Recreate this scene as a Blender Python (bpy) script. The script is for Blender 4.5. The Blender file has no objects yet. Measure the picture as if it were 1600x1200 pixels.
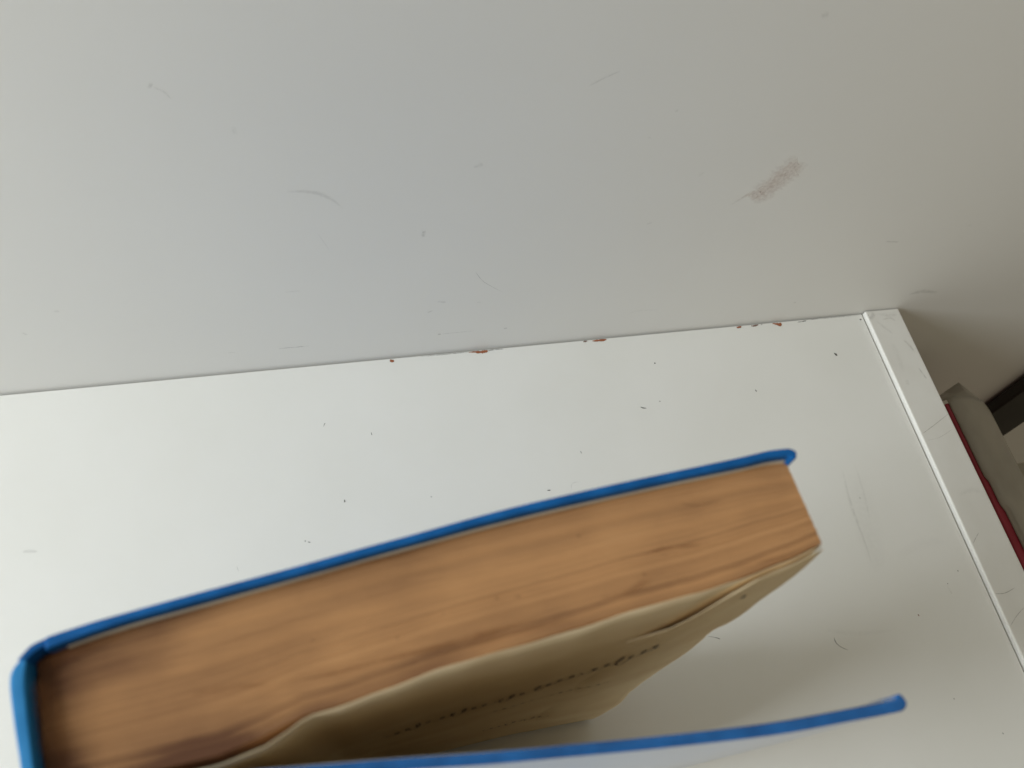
import bpy, bmesh, math, random
from mathutils import Vector, Matrix, noise

# ---------------------------------------------------------------- camera
scene = bpy.context.scene
COL = scene.collection
CAM_H, CAM_D = 0.32997, 0.19653
PITCH, ROLL, YAW = 1.04834411, -0.239320367, 0.389786008
cy, sy = math.cos(YAW), math.sin(YAW)
fwd = Vector((sy * math.cos(PITCH), cy * math.cos(PITCH), -math.sin(PITCH)))
rgt = Vector((cy, -sy, 0.0))
dwn = fwd.cross(rgt)
cr, sr = math.cos(ROLL), math.sin(ROLL)
r_ = cr * rgt + sr * dwn
d_ = -sr * rgt + cr * dwn
cam = bpy.data.cameras.new('camera')
cam_ob = bpy.data.objects.new('camera', cam)
COL.objects.link(cam_ob)
M = Matrix((( r_.x, -d_.x, -fwd.x, 0.0), (r_.y, -d_.y, -fwd.y, -CAM_D), (r_.z, -d_.z, -fwd.z, CAM_H), (0, 0, 0, 1)))
cam_ob.matrix_world = M
cam.sensor_width = 36.0
cam.lens = 1278.5 / 1600.0 * 36.0
cam.clip_start = 0.005
cam.clip_end = 50.0
cam.dof.use_dof = True
cam.dof.focus_distance = 0.34
cam.dof.aperture_fstop = 22.0
scene.camera = cam_ob

# ---------------------------------------------------------------- light
world = bpy.data.worlds.new('World')
scene.world = world
world.use_nodes = True
bg = world.node_tree.nodes['Background']
bg.inputs['Color'].default_value = (1.0, 0.885, 0.65, 1)
bg.inputs['Strength'].default_value = 0.25

def area(name, loc, target, sx, sy_, power, color):
    l = bpy.data.lights.new(name, 'AREA')
    l.shape = 'RECTANGLE'; l.size = sx; l.size_y = sy_
    l.energy = power; l.color = color
    o = bpy.data.objects.new(name, l)
    COL.objects.link(o)
    o.location = loc
    o.rotation_euler = (Vector(target) - Vector(loc)).to_track_quat('-Z', 'Y').to_euler()
    return o
area('window_light', (-1.22, -0.20, 0.64), (0.1, -0.12, -0.05), 0.7, 0.62, 25.0, (0.93, 0.98, 1.0))

scene.view_settings.view_transform = 'Standard'
scene.view_settings.look = 'None'
scene.view_settings.exposure = 0.0
scene.view_settings.gamma = 1.0
scene.view_settings.use_curve_mapping = False
scene.render.engine = 'CYCLES'
scene.cycles.max_bounces = 10
scene.cycles.diffuse_bounces = 6
scene.cycles.transparent_max_bounces = 16

random.seed(7)

# ---------------------------------------------------------------- helpers
def mat(name, color, rough=0.5, spec=0.5, coat=0.0, coat_rough=0.1):
    m = bpy.data.materials.new(name); m.use_nodes = True
    b = m.node_tree.nodes['Principled BSDF']
    b.inputs['Base Color'].default_value = (*color, 1)
    b.inputs['Roughness'].default_value = rough
    b.inputs['Specular IOR Level'].default_value = spec
    b.inputs['Coat Weight'].default_value = coat
    b.inputs['Coat Roughness'].default_value = coat_rough
    return m

def N(m, typ, **kw):
    n = m.node_tree.nodes.new(typ)
    for k, v in kw.items():
        if hasattr(n, k): setattr(n, k, v)
        else: n.inputs[k].default_value = v
    return n

def mapped(m, scale):
    tc = N(m, 'ShaderNodeTexCoord'); mp = N(m, 'ShaderNodeMapping')
    mp.inputs['Scale'].default_value = scale
    m.node_tree.links.new(tc.outputs['Object'], mp.inputs['Vector'])
    return mp.outputs['Vector']

def mottled(m, colors, scale, vec_scale=(1, 1, 1), detail=6, lo=.35, hi=.65):
    """base colour = ramp over object-space noise; returns the colour socket"""
    L = m.node_tree.links
    nz = N(m, 'ShaderNodeTexNoise'); nz.inputs['Scale'].default_value = scale
    nz.inputs['Detail'].default_value = detail
    L.new(mapped(m, vec_scale), nz.inputs['Vector'])
    rp = N(m, 'ShaderNodeValToRGB')
    rp.color_ramp.elements[0].position = lo; rp.color_ramp.elements[1].position = hi
    rp.color_ramp.elements[0].color = (*colors[0], 1); rp.color_ramp.elements[1].color = (*colors[1], 1)
    L.new(nz.outputs['Fac'], rp.inputs['Fac'])
    L.new(rp.outputs['Color'], m.node_tree.nodes['Principled BSDF'].inputs['Base Color'])
    return rp.outputs['Color']

def bump(m, scale, strength, dist, vec_scale=(1, 1, 1), detail=4):
    L = m.node_tree.links
    nz = N(m, 'ShaderNodeTexNoise'); nz.inputs['Scale'].default_value = scale
    nz.inputs['Detail'].default_value = detail
    L.new(mapped(m, vec_scale), nz.inputs['Vector'])
    bp = N(m, 'ShaderNodeBump'); bp.inputs['Strength'].default_value = strength
    bp.inputs['Distance'].default_value = dist
    L.new(nz.outputs['Fac'], bp.inputs['Height'])
    L.new(bp.outputs['Normal'], m.node_tree.nodes['Principled BSDF'].inputs['Normal'])

def mark_mat(name, color, scale, lo, hi, rough=0.7):
    """a dirt film: opacity from the mesh attribute 'cover' broken up by noise"""
    m = mat(name, color, rough, 0.2)
    nt = m.node_tree; L = nt.links; b = nt.nodes['Principled BSDF']
    at = N(m, 'ShaderNodeAttribute'); at.attribute_name = 'cover'
    nz = N(m, 'ShaderNodeTexNoise'); nz.inputs['Scale'].default_value = scale
    nz.inputs['Detail'].default_value = 5
    L.new(mapped(m, (1, 1, 1)), nz.inputs['Vector'])
    mr = N(m, 'ShaderNodeMapRange'); mr.inputs['From Min'].default_value = lo; mr.inputs['From Max'].default_value = hi
    L.new(nz.outputs['Fac'], mr.inputs['Value'])
    mu = N(m, 'ShaderNodeMath'); mu.operation = 'MULTIPLY'
    L.new(at.outputs['Fac'], mu.inputs[0]); L.new(mr.outputs['Result'], mu.inputs[1])
    L.new(mu.outputs[0], b.inputs['Alpha'])
    return m

def link(name, me, material=None, parent=None, smooth=False):
    o = bpy.data.objects.new(name, me); COL.objects.link(o)
    if material is not None: me.materials.append(material)
    if parent is not None: o.parent = parent
    if smooth:
        for f in me.polygons: f.use_smooth = True
    return o

def mesh(name, verts, faces):
    me = bpy.data.meshes.new(name); me.from_pydata(verts, [], faces); me.update()
    return me

def tag(o, label=None, cat=None, group=None, kind=None):
    if label: o['label'] = label
    if cat: o['category'] = cat
    if group: o['group'] = group
    if kind: o['kind'] = kind
    return o

def empty(name, loc=(0, 0, 0)):
    o = bpy.data.objects.new(name, None); o.empty_display_size = 0.02
    o.location = loc; COL.objects.link(o)
    return o

def box(name, lo, hi, material, parent=None, bevel=0.0, seg=3):
    bm = bmesh.new(); bmesh.ops.create_cube(bm, size=1)
    for v in bm.verts:
        v.co = Vector([lo[i] + (v.co[i] + .5) * (hi[i] - lo[i]) for i in range(3)])
    if bevel:
        bmesh.ops.bevel(bm, geom=bm.edges[:], offset=bevel, segments=seg, affect='EDGES', profile=.5)
    me = bpy.data.meshes.new(name); bm.to_mesh(me); bm.free()
    return link(name, me, material, parent, smooth=False)

def interp(tab, x):
    if x <= tab[0][0]: return tab[0][1]
    for (a, b), (c, d) in zip(tab, tab[1:]):
        if x <= c:
            t = (x - a) / (c - a); t = t * t * (3 - 2 * t) * .35 + t * .65
            return b + (d - b) * t
    return tab[-1][1]

def catmull(pts, n):
    """resample a 2-D polyline smoothly; pts are tuples of any length"""
    out = []
    P = [pts[0]] + list(pts) + [pts[-1]]
    for i in range(1, len(P) - 2):
        for k in range(n):
            t = k / n
            out.append(tuple(0.5 * (2 * P[i][j] + (P[i + 1][j] - P[i - 1][j]) * t
                       + (2 * P[i - 1][j] - 5 * P[i][j] + 4 * P[i + 1][j] - P[i + 2][j]) * t * t
                       + (3 * P[i][j] - P[i - 1][j] - 3 * P[i + 1][j] + P[i + 2][j]) * t ** 3) for j in range(len(pts[0]))))
    out.append(tuple(pts[-1]))
    return out

def mark(name, pts, widths, alpha, place, material, parent, ragged=.35, soft=True):
    """a film of dirt or bare wood along a line; place(a, b) puts it on its surface"""
    rs = catmull([(p[0], p[1], w * .001) for p, w in zip(pts, widths)], 6)
    V, F, C = [], [], []
    n = len(rs); cols = (-1, -.6, 0, .6, 1) if soft else (-1, -.9, 0, .9, 1)
    for i, (a, b, w) in enumerate(rs):
        a0, b0, _ = rs[max(0, i - 1)]; a1, b1, _ = rs[min(n - 1, i + 1)]
        dx, dy = a1 - a0, b1 - b0; l = math.hypot(dx, dy) or 1
        nx, ny = -dy / l, dx / l
        e = min(i, n - 1 - i) / max(1, (n - 1) / 2)
        for c in cols:
            ww = w * .5 * (1 + ragged * (random.random() - .5) * 2 * abs(c))
            if not soft: ww *= min(1, .45 + e * 2)
            V.append(place(a + nx * c * ww, b + ny * c * ww))
            C.append(alpha * ((1 - abs(c) ** 1.5) if soft else (1 if abs(c) < .95 else .6)) * (min(1, e * 2.2 + .12) if soft else 1))
    k = len(cols)
    for i in range(n - 1):
        for j in range(k - 1):
            F.append((i * k + j, i * k + j + 1, (i + 1) * k + j + 1, (i + 1) * k + j))
    me = mesh(name, V, F)
    at = me.attributes.new('cover', 'FLOAT', 'POINT')
    at.data.foreach_set('value', C)
    return link(name, me, material, parent)
MARKS = {
 'desk': [
  ('paint_chip', [(0.0178, -0.0008), (0.0186, -0.0016), (0.0195, -0.0013)], [0.84, 1.4, 0.84], 'rust', 1),
  ('paint_chip', [(0.0547, -0.0012), (0.0572, -0.0013), (0.0602, -0.0017), (0.0627, -0.0015), (0.064, -0.0013)], [0.42, 0.7, 1.4, 1.4, 0.56], 'rust', 1),
  ('edge_crack', [(0.064, -0.0011), (0.0677, -0.001), (0.0718, -0.0011)], [0.56, 0.62, 0.28], 'grey', 0.9),
  ('edge_crack', [(0.0314, -0.0013), (0.0419, -0.0014), (0.0556, -0.0013)], [0.17, 0.34, 0.45], 'grey', 0.8),
  ('paint_chip', [(0.1111, -0.0013), (0.1121, -0.0011), (0.1131, -0.001)], [0.42, 0.84, 0.42], 'greyr', 1),
  ('paint_chip', [(0.1157, -0.0011), (0.1179, -0.0011), (0.1205, -0.0012), (0.1228, -0.0011)], [0.56, 1.12, 1.12, 0.84], 'rust', 1),
  ('paint_chip', [(0.1915, -0.001), (0.1929, -0.0008), (0.1941, -0.0005)], [0.84, 1.12, 0.56], 'rust', 1),
  ('paint_chip', [(0.1995, -0.0009), (0.2013, -0.0009), (0.2035, -0.0005)], [0.56, 0.84, 0.56], 'greyr', 1),
  ('paint_chip', [(0.2049, -0.0006), (0.2056, -0.0007)], [0.42, 0.42], 'grey', 1),
  ('paint_chip', [(0.2113, -0.0005), (0.2133, -0.0011), (0.2145, -0.0016), (0.2159, -0.0008)], [0.42, 1.12, 1.82, 1.12], 'rust', 1),
  ('edge_crack', [(0.2246, -0.0005), (0.2279, -0.0003), (0.2302, 0.0001)], [0.28, 0.84, 0.84], 'grey', 0.9),
  ('edge_crack', [(0.2301, -0.0001), (0.2418, -0.0001), (0.2594, -0.0003)], [0.34, 0.28, 0.22], 'grey', 0.8),
  ('dirt_speck', [(0.2378, -0.022), (0.2384, -0.023), (0.2388, -0.0238)], [0.42, 0.98, 0.56], 'dark', 0.9),
  ('dirt_speck', [(0.1432, -0.0174), (0.1438, -0.0177)], [0.56, 0.56], 'dark', 0.95),
  ('dirt_speck', [(0.1303, -0.0399), (0.1314, -0.0406), (0.1329, -0.0409)], [0.42, 0.5, 0.22], 'dark', 0.8),
  ('dirt_speck', [(0.1894, -0.0376), (0.1897, -0.0387)], [0.34, 0.45], 'dark', 0.85),
  ('dirt_speck', [(0.1401, -0.0379), (0.1406, -0.0383)], [0.39, 0.39], 'grey', 0.9),
  ('dirt_speck', [(-0.0085, -0.0675), (-0.0084, -0.0686)], [0.36, 0.5], 'dark', 0.8),
  ('dirt_speck', [(-0.0257, -0.083), (-0.0253, -0.0833)], [0.39, 0.39], 'dark', 0.7),
  ('dirt_speck', [(-0.0245, -0.0837), (-0.0235, -0.084)], [0.34, 0.34], 'dark', 0.7),
  ('dirt_speck', [(0.078, -0.0749), (0.0794, -0.075)], [0.34, 0.5], 'dark', 0.8),
  ('dirt_speck', [(-0.0147, -0.0324), (-0.0138, -0.0306)], [0.28, 0.34], 'grey', 0.6),
  ('dirt_speck', [(0.0056, -0.0377), (0.0058, -0.039)], [0.31, 0.31], 'grey', 0.8),
  ('dirt_speck', [(0.0275, -0.0709), (0.028, -0.0713)], [0.34, 0.34], 'grey', 0.7),
  ('dirt_speck', [(0.0968, -0.0584), (0.0971, -0.0597)], [0.28, 0.28], 'grey', 0.7),
  ('dirt_speck', [(0.2256, -0.1518), (0.2258, -0.1526)], [0.5, 0.34], 'rust', 0.7),
  ('dirt_speck', [(0.2262, -0.1861), (0.2263, -0.1866)], [0.39, 0.39], 'dark', 0.6),
  ('dirt_speck', [(0.2451, -0.1411), (0.2452, -0.1416)], [0.39, 0.39], 'grey', 0.8),
  ('dirt_speck', [(0.2205, -0.0975), (0.2206, -0.0981)], [0.36, 0.36], 'grey', 0.8),
  ('dirt_speck', [(0.2409, -0.2018), (0.2412, -0.2024)], [0.39, 0.39], 'grey', 0.7),
  ('dirt_speck', [(0.2525, -0.1364), (0.2526, -0.137)], [0.39, 0.39], 'grey', 0.6),
  ('hair', [(0.1846, -0.155), (0.1846, -0.1572), (0.1861, -0.1592), (0.1887, -0.1609)], [0.45, 0.5, 0.34, 0.39], 'grey', 0.8),
  ('hair', [(0.1308, -0.1461), (0.1331, -0.1468), (0.1351, -0.1476), (0.1358, -0.1481)], [0.2, 0.2, 0.45, 0.45], 'dark', 0.8),
  ('hair', [(0.0887, -0.0762), (0.0892, -0.0739), (0.0906, -0.0729), (0.093, -0.0729)], [0.17, 0.17, 0.17, 0.14], 'grey', 0.45),
  ('hair', [(-0.0525, -0.0898), (-0.0518, -0.092)], [0.2, 0.2], 'grey', 0.4),
  ('scuff_mark', [(-0.1322, -0.0722), (-0.1292, -0.0725), (-0.1264, -0.073)], [0.56, 0.84, 0.28], 'grey', 0.3),
  ('scuff_mark', [(0.2174, -0.0837), (0.215, -0.1008), (0.2147, -0.1129), (0.2139, -0.1275)], [0.56, 0.84, 0.7, 0.42], 'grey', 0.22),
  ('scuff_mark', [(0.2249, -0.0814), (0.2229, -0.0987), (0.2211, -0.1078)], [0.56, 0.7, 0.42], 'grey', 0.12),
  ('scuff_mark', [(0.2227, -0.086), (0.2199, -0.1045), (0.2163, -0.125), (0.2175, -0.1309)], [4.48, 6.16, 5.04, 2.8], 'grey', 0.07),
  ('scuff_mark', [(0.2446, -0.1421), (0.245, -0.1459)], [0.42, 0.42], 'grey', 0.35),
  ('scuff_mark', [(0.2264, -0.1264), (0.241, -0.1227), (0.2523, -0.1228)], [1.68, 2.52, 1.4], 'grey', 0.05),
  ('scuff_mark', [(0.182, -0.1517), (0.1955, -0.1552), (0.2115, -0.1564)], [0.84, 1.12, 0.56], 'grey', 0.08),
  ('dirt_speck', [(0.2597, -0.0039), (0.2606, -0.0044)], [0.84, 0.84], 'dark', 0.55),
 ],
 'trim': [
  ('dirt_speck', [(0.2629, -0.0031), (0.2638, -0.0034)], [0.56, 0.62], 'dark', 0.7),
  ('hair', [(0.2635, -0.0717), (0.2714, -0.0682), (0.2819, -0.0632)], [0.25, 0.28, 0.22], 'brown', 0.6),
  ('hair', [(0.2646, -0.0753), (0.2719, -0.0745), (0.2806, -0.0711)], [0.2, 0.22, 0.17], 'brown', 0.35),
  ('hair', [(0.2638, -0.1266), (0.2663, -0.1243), (0.2692, -0.122)], [0.22, 0.28, 0.22], 'grey', 0.6),
  ('hair', [(0.2633, -0.1491), (0.2682, -0.1496), (0.2743, -0.148)], [0.25, 0.31, 0.2], 'grey', 0.6),
  ('hair', [(0.2635, -0.1633), (0.2686, -0.1597), (0.2741, -0.1567)], [0.28, 0.31, 0.28], 'grey', 0.5),
  ('scuff_mark', [(0.2662, -0.0014), (0.2669, -0.0031), (0.2647, -0.0049), (0.2615, -0.0053)], [0.84, 1.12, 1.12, 0.84], 'grey', 0.35),
  ('scuff_mark', [(0.2694, -0.0026), (0.2751, -0.0047), (0.2798, -0.0044)], [0.84, 1.12, 0.84], 'grey', 0.22),
  ('scuff_mark', [(0.2706, -0.0067), (0.2752, -0.0063), (0.2774, -0.0082)], [0.56, 0.56, 0.56], 'brown', 0.3),
  ('scuff_mark', [(0.2667, -0.0071), (0.27, -0.0121), (0.2726, -0.0155)], [0.56, 0.84, 0.56], 'grey', 0.2),
  ('scuff_mark', [(0.2769, -0.0199), (0.2787, -0.0232), (0.2797, -0.0275)], [0.42, 0.7, 0.42], 'grey', 0.4),
  ('scuff_mark', [(0.2778, -0.0363), (0.2784, -0.039), (0.2793, -0.0432)], [0.34, 0.42, 0.56], 'grey', 0.5),
  ('scuff_mark', [(0.2698, -0.021), (0.27, -0.0287), (0.2684, -0.0379)], [1.12, 1.68, 1.12], 'grey', 0.1),
  ('scuff_mark', [(0.2686, -0.0423), (0.268, -0.0451)], [0.84, 1.12], 'grey', 0.2),
  ('scuff_mark', [(0.2681, -0.1035), (0.2755, -0.1023), (0.2798, -0.1039)], [0.84, 1.4, 0.84], 'grey', 0.12),
  ('dirt_speck', [(0.2614, -0.1191), (0.261, -0.1217)], [0.67, 0.56], 'grey', 0.7),
 ],
 'wall': [
  ('scuff_mark', [(-0.0475, 0.1603), (-0.0466, 0.1598)], [1.12, 1.4], 'grey', 0.5),
  ('scuff_mark', [(-0.0463, 0.1594), (-0.044, 0.1577), (-0.0426, 0.1549)], [0.42, 0.56, 0.28], 'grey', 0.22),
  ('scuff_mark', [(-0.0153, 0.1143), (-0.0097, 0.1139), (-0.0045, 0.1122), (-0.0005, 0.1089), (0.0025, 0.1044)], [0.7, 0.98, 1.4, 0.84, 0.42], 'grey', 0.24),
  ('scuff_mark', [(0.0315, 0.0897), (0.0313, 0.0857)], [1.12, 0.84], 'grey', 0.38),
  ('scuff_mark', [(0.0478, 0.1213), (0.0511, 0.1226)], [0.84, 1.4], 'grey', 0.2),
  ('scuff_mark', [(-0.0282, 0.1421), (-0.0267, 0.1423)], [1.96, 1.96], 'grey', 0.16),
  ('edge_crack', [(-0.03, 0.016), (-0.0262, 0.0161), (-0.0213, 0.016), (-0.0169, 0.0161)], [0.5, 0.34, 0.42, 0.2], 'grey', 0.6),
  ('edge_crack', [(0.0397, 0.0161), (0.0411, 0.0161)], [0.62, 0.62], 'dark', 0.55),
  ('edge_crack', [(0.0414, 0.0161), (0.0487, 0.0162), (0.0567, 0.0163)], [0.22, 0.28, 0.17], 'grey', 0.4),
  ('edge_crack', [(0.0702, 0.016), (0.0719, 0.0162)], [0.45, 0.45], 'dark', 0.55),
  ('scuff_mark', [(0.0384, 0.0421), (0.0422, 0.0411)], [0.84, 0.84], 'grey', 0.28),
  ('scuff_mark', [(0.0345, 0.0344), (0.0367, 0.0356)], [0.7, 0.56], 'grey', 0.3),
  ('edge_crack', [(0.0533, 0.0614), (0.0575, 0.0538), (0.0663, 0.0453)], [0.22, 0.28, 0.17], 'grey', 0.4),
  ('edge_crack', [(-0.0069, 0.0914), (-0.0036, 0.0815)], [0.2, 0.2], 'grey', 0.22),
  ('scuff_mark', [(0.0821, 0.1548), (0.0867, 0.1578), (0.0913, 0.1604)], [0.34, 0.56, 0.34], 'grey', 0.25),
  ('scuff_mark', [(0.1514, 0.1785), (0.1533, 0.1798)], [1.4, 1.4], 'grey', 0.22),
  ('scuff_mark', [(0.2417, 0.0607), (0.2489, 0.0594)], [0.7, 0.84], 'grey', 0.3),
  ('scuff_mark', [(0.282, 0.0137), (0.2882, 0.0156), (0.2992, 0.013)], [1.12, 2.24, 1.4], 'grey', 0.28),
  ('scuff_mark', [(-0.1071, 0.0565), (-0.1052, 0.0562)], [0.98, 0.98], 'grey', 0.2),
  ('scuff_mark', [(-0.1224, 0.0443), (-0.1215, 0.0423)], [0.7, 0.7], 'grey', 0.22),
  ('scuff_mark', [(-0.0227, 0.0574), (-0.0165, 0.0574)], [0.7, 0.56], 'grey', 0.14),
  ('scuff_mark', [(-0.0514, 0.0163), (-0.0482, 0.0163)], [0.56, 0.56], 'grey', 0.22),
  ('scuff_mark', [(0.1088, 0.131), (0.1089, 0.1316)], [0.98, 0.98], 'grey', 0.2),
  ('scuff_mark', [(0.1147, 0.143), (0.1158, 0.1432)], [0.84, 0.84], 'grey', 0.18),
  ('scuff_mark', [(0.1207, 0.0844), (0.1229, 0.0853)], [0.84, 0.84], 'grey', 0.16),
  ('scuff_mark', [(0.1343, 0.1105), (0.1355, 0.1128)], [0.84, 0.84], 'grey', 0.2),
  ('scuff_mark', [(0.2165, 0.0156), (0.2178, 0.016)], [0.56, 0.56], 'grey', 0.35),
  ('scuff_mark', [(0.1291, 0.0192), (0.135, 0.021), (0.1448, 0.0201)], [0.56, 0.84, 0.56], 'grey', 0.1),
  ('scuff_mark', [(0.2794, 0.0676), (0.2809, 0.0683)], [0.84, 0.84], 'grey', 0.15),
  ('scuff_mark', [(0.0557, 0.0391), (0.0577, 0.0389)], [0.56, 0.56], 'grey', 0.16),
  ('smear_stain', [(0.154, 0.0932), (0.1565, 0.0959), (0.1589, 0.0983), (0.1604, 0.0986), (0.1645, 0.0979), (0.1664, 0.1014), (0.1681, 0.1048), (0.1701, 0.1089), (0.1724, 0.1122), (0.1743, 0.1134), (0.1747, 0.1154)], [0.84, 1.12, 1.68, 3.36, 7.28, 8.96, 8.68, 9.24, 9.52, 6.72, 0.84], 'pink', 0.75),
 ],
}
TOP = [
  ('foxing_and_dark_end', [(0.0335, -0.1578), (0.0344, -0.1579)], [0.95, 0.84], 0.4),
  ('foxing_and_dark_end', [(0.0183, -0.1659), (0.0191, -0.1659)], [0.84, 0.73], 0.35),
  ('foxing_and_dark_end', [(0.0214, -0.1661), (0.0226, -0.1662)], [0.63, 0.63], 0.35),
  ('foxing_and_dark_end', [(-0.0359, -0.1624), (-0.0352, -0.1626)], [0.73, 0.73], 0.5),
  ('foxing_and_dark_end', [(-0.01, -0.1679), (-0.0095, -0.168)], [0.73, 0.73], 0.3),
  ('foxing_and_dark_end', [(0.0024, -0.1697), (0.003, -0.1696)], [0.95, 0.95], 0.35),
  ('foxing_and_dark_end', [(0.0429, -0.1657), (0.0437, -0.1658)], [0.84, 0.84], 0.4),
  ('foxing_and_dark_end', [(0.0098, -0.1671), (0.0103, -0.167)], [0.73, 0.63], 0.2),
  ('foxing_and_dark_end', [(0.044, -0.1624), (0.047, -0.162), (0.0503, -0.162), (0.0543, -0.1623)], [0.32, 0.73, 0.73, 0.32], 0.5),
  ('foxing_and_dark_end', [(0.0467, -0.163), (0.05, -0.1633)], [0.42, 0.42], 0.3),
  ('foxing_and_dark_end', [(-0.0118, -0.1733), (-0.0072, -0.1732), (0.0004, -0.1724), (0.0081, -0.1719), (0.0162, -0.171), (0.0256, -0.1697)], [0.42, 0.73, 0.84, 1.05, 1.37, 0.42], 0.5),
  ('foxing_and_dark_end', [(0.007, -0.1734), (0.014, -0.1724), (0.0222, -0.1715), (0.0306, -0.1708)], [0.53, 0.84, 0.63, 0.32], 0.45),
  ('foxing_and_dark_end', [(-0.027, -0.1729), (-0.0217, -0.1729), (-0.0164, -0.1731)], [0.84, 1.47, 0.63], 0.25),
  ('foxing_and_dark_end', [(0.0349, -0.1684), (0.0398, -0.1681), (0.0435, -0.1666)], [0.63, 1.26, 1.26], 0.35),
  ('foxing_and_dark_end', [(0.0627, -0.1667), (0.0687, -0.1662), (0.0745, -0.165)], [0.63, 0.73, 0.42], 0.35),
  ('foxing_and_dark_end', [(0.0526, -0.1544), (0.0558, -0.1555), (0.0607, -0.1549)], [0.32, 0.53, 0.32], 0.3),
  ('foxing_and_dark_end', [(-0.0478, -0.166), (-0.0453, -0.165), (-0.0411, -0.1639), (-0.0359, -0.1629)], [2.1, 2.73, 1.89, 0.63], 0.45),
  ('foxing_and_dark_end', [(-0.0158, -0.1587), (-0.006, -0.1576), (0.0061, -0.1568)], [0.95, 0.95, 0.53], 0.45),
  ('foxing_and_dark_end', [(-0.0477, -0.1673), (-0.0461, -0.1719), (-0.0443, -0.1788)], [3.15, 4.2, 5.25], 0.4),  # broad brown band, makes the spine end of the page tops darker
]
# ---------------------------------------------------------------- materials
M_wall = mat('white_wall_paint', (.72, .715, .69), .55, .3)
mottled(M_wall, [(.83, .825, .80), (.845, .84, .815)], 9)
bump(M_wall, 300, .04, .0004)
M_desk = mat('white_desk_lacquer', (.80, .80, .77), .38, .4)
mottled(M_desk, [(.80, .80, .765), (.82, .82, .79)], 20)
bump(M_desk, 420, .06, .0004)
M_panel = mat('white_panel_lacquer', (.76, .755, .72), .42, .4)
mottled(M_panel, [(.725, .715, .675), (.765, .76, .725)], 55, (1, .6, 1), 8, .3, .6)
bump(M_panel, 300, .08, .0005)
M_marks = {
    'rust': mark_mat('bare_rust_brown_wood', (.36, .13, .065), 900, .15, .3, .9),
    'greyr': mark_mat('bare_grey_brown_wood', (.24, .15, .12), 900, .15, .3, .9),
    'grey': mark_mat('grey_dirt', (.20, .195, .18), 500, .25, .55),
    'dark': mark_mat('dark_dirt', (.055, .05, .045), 900, .1, .3),
    'brown': mark_mat('brown_dirt', (.22, .16, .11), 500, .2, .5),
    'pink': mark_mat('pinkish_smear', (.64, .48, .42), 650, .22, .62),
}
M_floor = mat('grey_painted_board', (.42, .40, .35), .6, .3)
mottled(M_floor, [(.38, .36, .31), (.45, .43, .38)], 18)

# ---------------------------------------------------------------- setting
def sheet(name, corners, nx, ny, material):
    a, b, c, d = [Vector(q) for q in corners]
    V = [tuple((a.lerp(b, i / nx)).lerp(d.lerp(c, i / nx), j / ny)) for j in range(ny + 1) for i in range(nx + 1)]
    F = [(j * (nx + 1) + i, j * (nx + 1) + i + 1, (j + 1) * (nx + 1) + i + 1, (j + 1) * (nx + 1) + i) for j in range(ny) for i in range(nx)]
    return link(name, mesh(name, V, F), material)
wall = box('wall', (-1.2, 0.0, -.29), (1.3, .08, 1.3), M_wall)
tag(wall, 'plain white painted wall rising behind the desk with faint scuffs', kind='structure')
floor = box('floor', (-1.2, -1.2, -.33), (1.3, .08, -.29), M_floor)
tag(floor, 'dim lower surface right of the desk where the red book stands', kind='structure')

# ---------------------------------------------------------------- desk
desk = empty('white_desk', (0, 0, -.29))
tag(desk, 'white lacquered desk against the wall with rust brown chips along its back edge', 'desk')
def under(o, parent):
    o.parent = parent; o.matrix_parent_inverse = Matrix.Translation(-Vector(parent.location)); return o
top = under(box('desk_top', (-.95, -.62, -.022), (.2621, -.0010, 0.0), M_desk, None, .0002, 2), desk)
panel = under(box('side_panel', (.2629, -.62, -.289), (.2826, -.0006, .0022), M_panel, None, .0008, 4), desk)
leftp = under(box('side_panel', (-.97, -.62, -.289), (-.9506, -.0006, .0026), M_panel, None, .0007, 3), desk)

Z0 = {'desk': 0.00012, 'trim': 0.00232}
for key in ('desk', 'trim'):
    for (nm, pts, ws, c, al) in MARKS[key]:
        par = top if key == 'desk' else panel
        xmax = .2617 if key == 'desk' else .2819
        xmin = -1 if key == 'desk' else .2636
        if nm in ('paint_chip', 'edge_crack'):      # bare patches stay on the top, just in from its back edge
            sh = min(0, -.0012 - max(q[1] + w * .0005 for q, w in zip(pts, ws)))
            pts = [(q[0], q[1] + sh) for q in pts]
        if nm == 'scuff_mark':
            ws = [w * 2.4 for w in ws]; al *= .45
        pl = lambda a, b, z=Z0[key]: (min(max(a, xmin), xmax), min(b, -.0012), z)
        mark(nm, pts, ws, al, pl, M_marks[c], par, .5 if nm == 'paint_chip' else .25, nm not in ('paint_chip', 'dirt_speck'))
for (nm, pts, ws, c, al) in MARKS['wall']:
    ws = [w * (1.45 if nm == 'smear_stain' else 1.8 if nm == 'scuff_mark' else 1) for w in ws]
    al *= .52 if nm == 'scuff_mark' else .48 if nm == 'smear_stain' else 1
    mark(nm, pts, ws, al, lambda a, b: (a, -.00012, b), M_marks[c], wall, .25, True)

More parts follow.
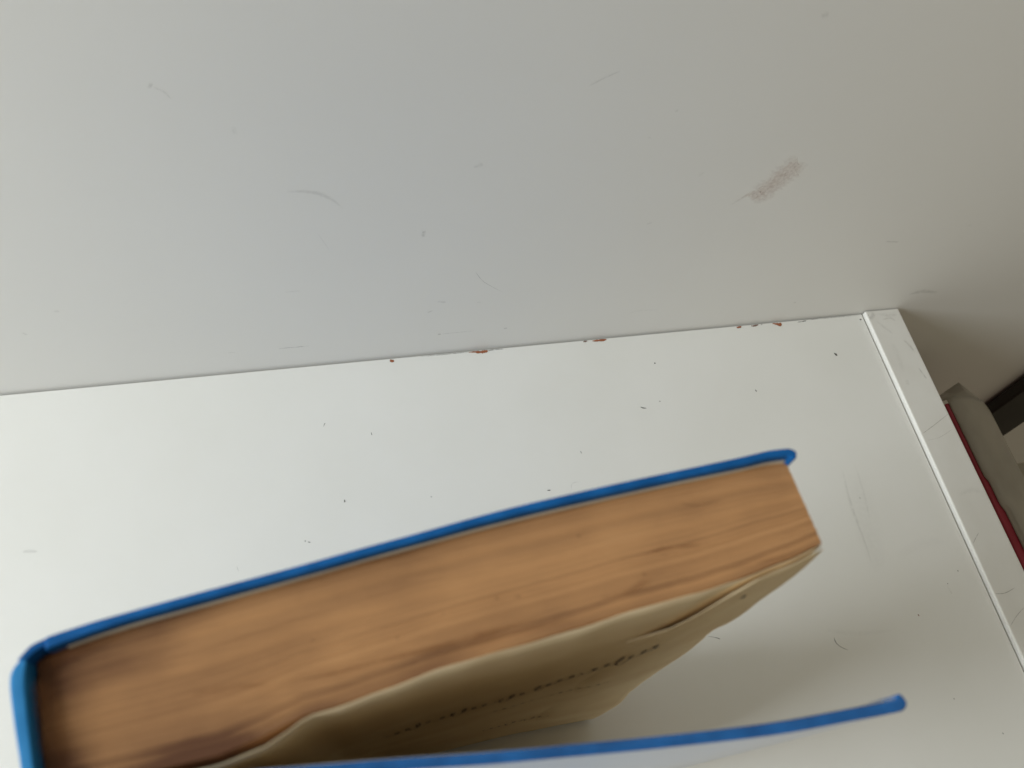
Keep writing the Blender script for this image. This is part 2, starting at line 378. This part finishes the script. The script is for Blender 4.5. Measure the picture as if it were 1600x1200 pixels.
# ---------------------------------------------------------------- the book
H = .2012            # top edge of the pages
ZT = .2040           # top edge of the covers
Y_BACK = [(-.0495, -.1650), (-.0480, -.1645), (-.0447, -.1633), (-.0361, -.1615), (-.0177, -.1586), (.0021, -.1560), (.0235, -.1535), (.0466, -.1511), (.0651, -.1495), (.0743, -.1497), (.0760, -.1497)]
Y_FRONT = [(-.0495, -.1826), (-.0362, -.1822), (-.0237, -.1815), (-.0184, -.1803), (-.0149, -.1792), (-.0117, -.1781), (-.0076, -.1777), (0, -.1764), (.0097, -.1747), (.0198, -.1735), (.0303, -.1722), (.0403, -.1708), (.0515, -.1698), (.0587, -.1687), (.0681, -.1668), (.0760, -.1649)]
Y_FOOT = [(-.0495, -.1800), (-.003, -.1712), (.045, -.1690), (.071, -.1690), (.076, -.1690)]
X0, X1 = -.0492, .0757

def front_y(x, z):
    s = max(0, min(1, z / H))
    yt, yb = interp(Y_FRONT, x), interp(Y_FOOT, x)
    s2 = s * s * (3 - 2 * s)
    y = yb + (yt - yb) * s2
    d = H - z
    bulge = .0011 * (1 - math.exp(-d / .006)) * math.exp(-d / .045)      # the leaf bellies out under its head
    w = .0003 * math.sin(x * 70 + z * 30) * min(1, d / .03)
    return y - bulge * (1 - .6 * max(0, (x - .03) / .045)) - .0008 * math.exp(-((z - .145) / .03) ** 2) * max(0, (x - .02) / .05) - w * .5

def leaf_y(x, z, u):
    yb = interp(Y_BACK, x) + (H - z) * -.004
    k = u ** 1.15
    yf = interp(Y_FRONT, x) if u < .9 else None
    f = front_y(x, z)
    if u < .86:
        g = interp(Y_FRONT, x) + (interp(Y_FOOT, x) - interp(Y_FRONT, x)) * (1 - (z / H))
        return yb + (g - yb) * u
    g = interp(Y_FRONT, x) + (interp(Y_FOOT, x) - interp(Y_FRONT, x)) * (1 - (z / H))
    t = (u - .86) / .14
    return yb + (g + (f - g) * t * t - yb) * u

M_paper = mat('browned_page_edges', (.40, .24, .12), .85, .1)
nt = M_paper.node_tree; L = nt.links; pb = nt.nodes['Principled BSDF']
at = N(M_paper, 'ShaderNodeAttribute'); at.attribute_name = 'tone'
n1 = N(M_paper, 'ShaderNodeTexNoise'); n1.inputs['Scale'].default_value = 60; n1.inputs['Detail'].default_value = 7
L.new(mapped(M_paper, (1, 1.6, 1)), n1.inputs['Vector'])
n2 = N(M_paper, 'ShaderNodeTexNoise'); n2.inputs['Scale'].default_value = 120; n2.inputs['Detail'].default_value = 5
L.new(mapped(M_paper, (.5, 22, .5)), n2.inputs['Vector'])
ma = N(M_paper, 'ShaderNodeMath'); ma.operation = 'MULTIPLY_ADD'; ma.inputs[1].default_value = .12; ma.inputs[2].default_value = .28
L.new(n2.outputs['Fac'], ma.inputs[0])
mb = N(M_paper, 'ShaderNodeMath'); mb.operation = 'MULTIPLY_ADD'; mb.inputs[1].default_value = .4
L.new(n1.outputs['Fac'], mb.inputs[0]); L.new(ma.outputs[0], mb.inputs[2])
mc = N(M_paper, 'ShaderNodeMath'); mc.operation = 'ADD'
L.new(mb.outputs[0], mc.inputs[0]); L.new(at.outputs['Fac'], mc.inputs[1])
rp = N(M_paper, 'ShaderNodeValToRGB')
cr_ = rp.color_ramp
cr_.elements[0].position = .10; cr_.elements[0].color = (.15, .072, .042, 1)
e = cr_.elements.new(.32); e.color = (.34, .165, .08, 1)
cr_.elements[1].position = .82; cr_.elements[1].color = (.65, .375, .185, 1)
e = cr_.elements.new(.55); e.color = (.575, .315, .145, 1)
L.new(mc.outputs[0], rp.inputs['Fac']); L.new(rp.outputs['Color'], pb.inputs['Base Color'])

M_leaf = mat('yellowed_leaf_paper', (.60, .48, .29), .8, .15)
mottled(M_leaf, [(.78, .62, .40), (.87, .73, .50)], 40)
bump(M_leaf, 90, .25, .0008)
M_cloth = mat('blue_cover_laminate', (.006, .112, .38), .6, .15)
mottled(M_cloth, [(.005, .092, .31), (.010, .135, .43)], 220)
M_spine = mat('blue_cover_lit_spine', (.02, .20, .47), .6, .15)  # paler than the covers: brightness of the lit spine put into the colour
mottled(M_spine, [(.016, .175, .43), (.03, .225, .51)], 180)
M_gloss = mat('blue_cover_worn_glossy', (.006, .112, .38), .10, .7)
mottled(M_gloss, [(.005, .092, .31), (.010, .135, .43)], 220)
M_end = mat('endpaper', (.70, .64, .52), .8, .2)
M_fox_and_dark = mark_mat('foxing_and_dark_end_brown', (.27, .115, .045), 260, .2, .55, .9)
M_ink = mat('brown_black_ink', (.10, .06, .04), .7, .2)

book = empty('hardcover_book', (.012, -.172, 0))
tag(book, 'old blue hardcover book with browned page edges standing ajar on the white desk', 'book')

# --- page block: every leaf is a sheet of its own thickness, head edges uneven
NL, NX = 130, 60
ZR = [.003, .06, .12, .16, .185, .196, None]
V, F, T = [], [], []
grp = [random.gauss(0, .028) for _ in range(NL // 3 + 2)]
for li in range(NL):
    u0, u1 = li / NL, (li + .93) / NL
    top_z = H + random.gauss(0, .00003)
    xl = -.0485 + .0026 * li / NL
    xr = X1 + random.gauss(0, .00003) - .0011 * (1 - li / NL) + .0002
    tone = random.gauss(0, .035) + (.05 * random.choice((-1, 0, 0, 1)) if li / NL > .78 else 0)
    base = len(V)
    zs = [z if z is not None else top_z for z in ZR]
    nz_ = len(zs)
    for side, u in ((0, u0), (1, u1)):
        for i in range(NX + 1):
            x = xl + (xr - xl) * i / NX
            tz = top_z + .00008 * noise.noise((x * 45, li * .11, 3.3)) - .0009 * math.exp(-(x - xl) / .0009)
            for z in zs:
                zz = tz if z == top_z else z
                V.append((x, leaf_y(x, zz, u), zz)); u_ = li / NL; nn = .8 + .8 * noise.noise((x * 90, u_ * 3, 5.1))
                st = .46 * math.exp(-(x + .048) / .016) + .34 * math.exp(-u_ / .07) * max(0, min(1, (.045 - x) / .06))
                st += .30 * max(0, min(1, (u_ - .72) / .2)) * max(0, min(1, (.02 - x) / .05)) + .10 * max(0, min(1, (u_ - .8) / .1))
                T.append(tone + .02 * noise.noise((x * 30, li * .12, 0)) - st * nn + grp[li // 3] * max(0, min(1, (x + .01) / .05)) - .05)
    K = (NX + 1) * nz_
    for i in range(NX):
        for j in range(nz_ - 1):
            a = base + i * nz_ + j
            F.append((a, a + nz_, a + nz_ + 1, a + 1))
            b = a + K
            F.append((b, b + 1, b + nz_ + 1, b + nz_))
        a = base + i * nz_ + nz_ - 1
        F.append((a, a + nz_, a + nz_ + K, a + K))
    for j in range(nz_ - 1):
        a = base + NX * nz_ + j
        F.append((a, a + K, a + K + 1, a + 1))
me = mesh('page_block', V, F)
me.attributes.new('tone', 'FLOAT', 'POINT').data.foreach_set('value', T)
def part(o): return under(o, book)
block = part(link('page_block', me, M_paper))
block['label'] = 'browned page block seen on its top edge'

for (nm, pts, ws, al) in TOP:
    under(mark(nm + '_film', pts, ws, al, lambda a, b: (a, b, H + .0005), M_fox_and_dark, None, .3, True), book)

# --- the two front leaves
def leaf_sheet(name, off, zt, xr=None, nx=70, nz=46, thick=.00012, x0=-.0450):
    Vv, Ff = [], []
    for sd in (0, 1):
        for i in range(nx + 1):
            s = i / nx
            for j in range(nz + 1):
                t = j / nz
                x = x0 + (X1 - x0) * s
                z = .003 + (zt(x) - .003) * t
                if xr: x = x0 + (xr(z) - x0) * s
                z = .003 + (zt(x) - .003) * t
                y = front_y(x, z) - off(x, z) - sd * thick
                Vv.append((x, y, z))
    K = (nx + 1) * (nz + 1); c = nz + 1
    for i in range(nx):
        for j in range(nz):
            a = i * c + j
            Ff.append((a, a + 1, a + c + 1, a + c)); b = a + K
            Ff.append((b, b + c, b + c + 1, b + 1))
        a = i * c + nz; Ff.append((a, a + K, a + K + c, a + c))
    for j in range(nz):
        a = nx * c + j; Ff.append((a, a + 1, a + 1 + K, a + K))
    return part(link(name, mesh(name, Vv, Ff), M_leaf, None, smooth=True))
def head_z(x):
    return H + .0003 + .0004 * math.sin(x * 160)
leaf1 = leaf_sheet('page', lambda x, z: .00012 + .0002 * max(0, 1 - (H - z) / .01) + .0011 * max(0, min(1, (-.0105 - x) / .006)) * max(0, 1 - max(0, x + .046) * -1) * min(1, max(0, (x + .046) / .012)), head_z)
leaf1['label'] = 'yellowed first page'
FLY = [(-.05, .155), (.02, .160), (.040, .168), (.0455, .1735), (.050, .181), (.0545, .1895), (.0585, .1985), (.0615, .2010), (.076, .2012)]
def edge_x(z):
    n = .0007 * math.sin(z * 55) + .0003 * math.sin(z * 170)
    n -= .0016 * math.exp(-((z - .1415) / .0035) ** 2)
    return .0757 + (.0004 + n) * min(1, (H - z) / .02)
def fly_off(x, z):
    k = max(0, min(1, (x - .041) / .012)); k = k * k * (3 - 2 * k)
    ear = max(0, x - (.0665 + (.185 - z) * .23)) if z > .138 else 0
    return -.0004 + .00075 * k + .0008 * k * max(0, 1 - (interp(FLY, x) - z) / .02) + .0003 * math.sin(z * 90 + x * 60) * k + .13 * ear * min(1, max(0, (z - .138) / .01)) * min(1, max(0, (.2012 - z) / .02))
fly = leaf_sheet('flyleaf', fly_off, lambda x: interp(FLY, x), edge_x)
fly['label'] = 'creased yellow flyleaf with a bent corner and faint handwriting'

# --- faint handwriting on the flyleaf (cursive strokes, not legible in the photograph)
def page_pt(x, z):
    return (x, front_y(x, z) - max(fly_off(x, z), .00014) - .00024, z)
def stroke(name, path, w):
    Vv, Ff = [], []
    n = len(path)
    for i, (x, z) in enumerate(path):
        x0_, z0_ = path[max(0, i - 1)]; x1_, z1_ = path[min(n - 1, i + 1)]
        l = math.hypot(x1_ - x0_, z1_ - z0_) or 1
        nx_, nz_ = -(z1_ - z0_) / l, (x1_ - x0_) / l
        ww = w * (.6 + .5 * abs(math.sin(i * .35)))
        for s in (-1, 1):
            Vv.append(page_pt(x + nx_ * s * ww * .5, z + nz_ * s * ww * .5))
    for i in range(n - 1):
        Ff.append((2 * i, 2 * i + 1, 2 * i + 3, 2 * i + 2))
    return part(link(name, mesh(name, Vv, Ff), M_ink))
def script(x0_, x1_, zf, amp, step, w, seed):
    rnd = random.Random(seed); x = x0_
    while x < x1_ - step:
        wl = rnd.uniform(3, 7) * step; end = min(x + wl, x1_)
        path = []; n = int((end - x) / step * 12) + 4
        ph = rnd.random() * 6
        for i in range(n):
            t = i / (n - 1); xx = x + (end - x) * t
            a = 2 * math.pi * (xx - x) / step + ph
            h = amp * (1 + (1.2 if math.sin(a * .23 + ph) > .75 else 0))
            path.append((xx + step * .38 * math.cos(a), zf(xx) + h * math.sin(a)))
        stroke('handwriting', path, w)
        x = end + step * rnd.uniform(.35, .7)
stroke('ink_spot', [(.0659, .1868), (.0664, .1856), (.0667, .1842), (.0668, .1832)], .0009)
script(.000, .0590, lambda x: .1275 + max(0, x) * .20 + max(0, x - .03) * .55, .0026, .0024, .00042, 3)
script(.026, .0560, lambda x: .098 + x * .25, .0007, .0024, .00028, 5)
script(.030, .0500, lambda x: .045 + x * .1, .0016, .0024, .00028, 9)

# --- covers and spine: boards wrapped in blue, edges rounded
def board(name, inner, outer, material, z0, z1, rr=.0007, slant=0.0):
    """inner/outer: equally long lists of (x, y); upright board with rounded head edge"""
    n = len(inner)
    prof = []                                     # (t across thickness 0 inner..1 outer, z)
    seg = 10
    prof.append((0.0, z0))
    prof.append((0.0, (z0 + z1) / 2)); prof.append((0.0, z1 - rr * 2))
    for k in range(seg + 1):
        a = math.pi * k / seg
        c_, s_ = math.cos(a), math.sin(a)
        prof.append((.5 - .5 * math.copysign(abs(c_) ** .5, c_), z1 - rr + rr * abs(s_) ** .5))
    prof.append((1.0, z1 - rr * 2)); prof.append((1.0, (z0 + z1) / 2)); prof.append((1.0, z0))
    K = len(prof); Vv, Ff = [], []
    for (a, b) in zip(inner, outer):
        for (t, z) in prof:
            wob = .00012 * noise.noise((a[0] * 60, z * 40, 1.7))
            Vv.append((a[0] + (b[0] - a[0]) * t, a[1] + (b[1] - a[1]) * t + wob, z + .00015 * noise.noise((a[0] * 90, t, 9)) - (slant * t if z > z1 - rr * 2.1 else 0)))
    for i in range(n - 1):
        for k in range(K - 1):
            Ff.append((i * K + k, i * K + k + 1, (i + 1) * K + k + 1, (i + 1) * K + k))
        Ff.append((i * K + K - 1, i * K, (i + 1) * K, (i + 1) * K + K - 1))
    Ff.append(tuple(range(K))[::-1]); Ff.append(tuple((n - 1) * K + k for k in range(K)))
    me = mesh(name, Vv, Ff)
    o = part(link(name, me, material, None, smooth=True))
    return o
def round_end(inner, outer, r, hook, sgn, n=8):
    """close the fore edge with a half-round bead that is proud on the inner side (the turn-in)"""
    (xi, yi), (xo, yo) = inner[-1], outer[-1]
    I, O = list(inner), list(outer)
    for k in range(1, n + 1):
        a = math.pi / 2 * k / n
        x = xi + r * math.sin(a)
        ci, co = yi + sgn * hook * math.sin(min(a * 2, math.pi)) , yo
        mid = (ci + co) / 2 + sgn * hook * .25 * math.sin(a)
        f = max(.06, math.cos(a)) ** .6
        I.append((x, mid + (ci - mid) * f)); O.append((x, mid + (co - mid) * f))
    return I, O

BO = catmull([(-.0462, -.1622), (-.0439, -.1617), (-.0397, -.1609), (-.0354, -.1603), (-.0173, -.1578), (.0023, -.1550), (.0234, -.1522), (.0461, -.1500), (.0643, -.14855), (.0706, -.1479), (.0741, -.1479)], 6)
BI = [(x, y - .00135 - .0004 * max(0, min(1, (-.034 - x) / .012)) - .00015 * max(0, x) / .07) for x, y in BO]
bi, bo = round_end(BI, BO, .0016, .0009, -1)
bc = board('back_cover', bi, bo, M_cloth, .0002, ZT, .0005)
FI = catmull([(-.0450, -.1832), (-.0400, -.1834), (-.0250, -.1839), (-.0010, -.1861), (.0168, -.1880), (.0355, -.1896), (.0553, -.1909), (.0691, -.1911), (.0768, -.1911)], 6)
FO = [(x, y - .0016 - .0002 * max(0, x) / .07) for x, y in FI]
fi, fo = round_end(FI, FO, .0016, .0009, 1)
fc = board('front_cover', fi, fo, M_gloss, .0002, ZT, .0005)
fc['label'] = 'blue front cover standing ajar, glossy outside'
SI = catmull([(-.0487, -.1652), (-.0486, -.1680), (-.0478, -.1728), (-.0466, -.1790), (-.0458, -.1822)], 6)
SO = catmull([(-.0494, -.1644), (-.0508, -.1668), (-.0499, -.1724), (-.0484, -.1789), (-.0476, -.1836)], 6)
sp = board('spine', SI, SO, M_spine, .0002, ZT - .0004, .0006, .0003)
sp['label'] = 'spine coloured a paler blue to show the light on it'
J1 = catmull([(-.0490, -.1654), (-.0482, -.1643), (-.0468, -.1634), (-.0458, -.1632)], 5)
J2 = catmull([(-.0500, -.1647), (-.0486, -.1631), (-.0474, -.1625), (-.0461, -.1621)], 5)
j = board('hinge', J1, J2, M_cloth, .0002, ZT - .0006, .0005)
K1 = catmull([(-.0464, -.1818), (-.0462, -.1828), (-.0456, -.1834), (-.0448, -.1836)], 5)
K2 = catmull([(-.0478, -.1830), (-.0472, -.1842), (-.0460, -.1848), (-.0448, -.1849)], 5)
j2 = board('hinge', K1, K2, M_cloth, .0002, ZT - .0006, .0005)

def ribbon(name, pts, thick, z0, z1, material):
    Vv, Ff = [], []
    for (x, y) in pts:
        Vv += [(x, y, z0), (x, y, z1 + .0002 * noise.noise((x * 80, 2, 2))), (x, y - thick, z1), (x, y - thick, z0)]
    for i in range(len(pts) - 1):
        for k in range(3):
            Ff.append((4 * i + k, 4 * i + k + 1, 4 * i + 5 + k, 4 * i + 4 + k))
    Ff.append((0, 3, 2, 1)); n = 4 * (len(pts) - 1); Ff.append((n, n + 1, n + 2, n + 3))
    return part(link(name, mesh(name, Vv, Ff), material))
e1 = ribbon('endpaper', [(x, y - .00012) for x, y in BI if x > -.044], .00018, .003, H + .0010, M_end)
e2 = ribbon('endpaper', [(x, y + .00030) for x, y in FI if x > -.044], .00018, .003, H - .0006, M_end)

# ---------------------------------------------------------------- things beyond the desk edge
M_red = mat('red_cover', (.33, .03, .05), .45, .4)
mottled(M_red, [(.29, .025, .042), (.37, .036, .06)], 60)
M_sleeve = mat('grey_plastic_sleeve', (.36, .34, .29), .32, .5)
mottled(M_sleeve, [(.32, .295, .25), (.42, .39, .335)], 45, (1, .5, 1))
bump(M_sleeve, 60, .35, .002)
M_black = mat('black_post', (.018, .016, .015), .45, .4)
mottled(M_black, [(.014, .012, .011), (.024, .021, .019)], 40)

rb = empty('wrapped_red_book', (.339, -.13, -.29))
tag(rb, 'red book in a torn grey plastic sleeve standing beyond the right edge of the desk', 'book')
rc = under(box('red_cover', (.3262, -.236, -.289), (.3495, -.036, -.0475), M_red, None, .0015, 3), rb)
# sleeve: cap over the book's head with a torn left rim, a flap folded down towards the wall
Vv, Ff = [], []
ny_ = 60
for i in range(ny_ + 1):
    y = -.034 - (.238 - .034) * i / ny_
    tear = .0 if y > -.084 else .0013
    if y < -.100: tear = .0025
    tear += .00018 * noise.noise((y * 300, 0, 0))
    xl = .3268 + tear
    yf = y
    hump = .0007 * noise.noise((y * 50, 4, 4)) + .0004 * noise.noise((y * 170, 2, 8))
    for (x, z, dy) in ((xl + .0012, -.0472, 0), (xl + .0018, -.0464, 0), (xl + .0028, -.0455, 0), (.3310 + tear * .5, -.0446 + hump, 0), (.340, -.0444 + hump, -.001), (.3470, -.0448 + hump, -.004), (.3502, -.0468, -.010), (.3510, -.0500, -.012), (.3512, -.120, -.012)):
        k = 1 - i / ny_
        Vv.append((x, y + dy * k, z))
c = 9
for i in range(ny_):
    for j_ in range(c - 1):
        a = i * c + j_
        Ff.append((a, a + 1, a + c + 1, a + c))
sl = under(link('plastic_sleeve', mesh('plastic_sleeve', Vv, Ff), M_sleeve, None, smooth=True), rb)
mod = sl.modifiers.new('thickness', 'SOLIDIFY'); mod.thickness = .0004; mod.offset = -1
fl = [(.3268, -.0335, -.0490), (.331, -.0338, -.0450), (.340, -.0348, -.0448), (.347, -.0378, -.0452), (.3502, -.0440, -.0472),
      (.3290, -.0290, -.070), (.334, -.0262, -.066), (.342, -.0225, -.063), (.3500, -.0195, -.058), (.3535, -.0330, -.056)]
Ff = [(i, i + 1, i + 6, i + 5) for i in range(4)]
fp = under(link('sleeve_flap', mesh('sleeve_flap', fl, Ff), M_sleeve, None, smooth=True), rb)
mod = fp.modifiers.new('thickness', 'SOLIDIFY'); mod.thickness = .0005

post = box('black_post', (.4355, -.010, -.29), (.4815, -.002, .42), M_black, None, .0015, 3)
tag(post, 'black upright post against the wall beyond the wrapped red book', 'post')
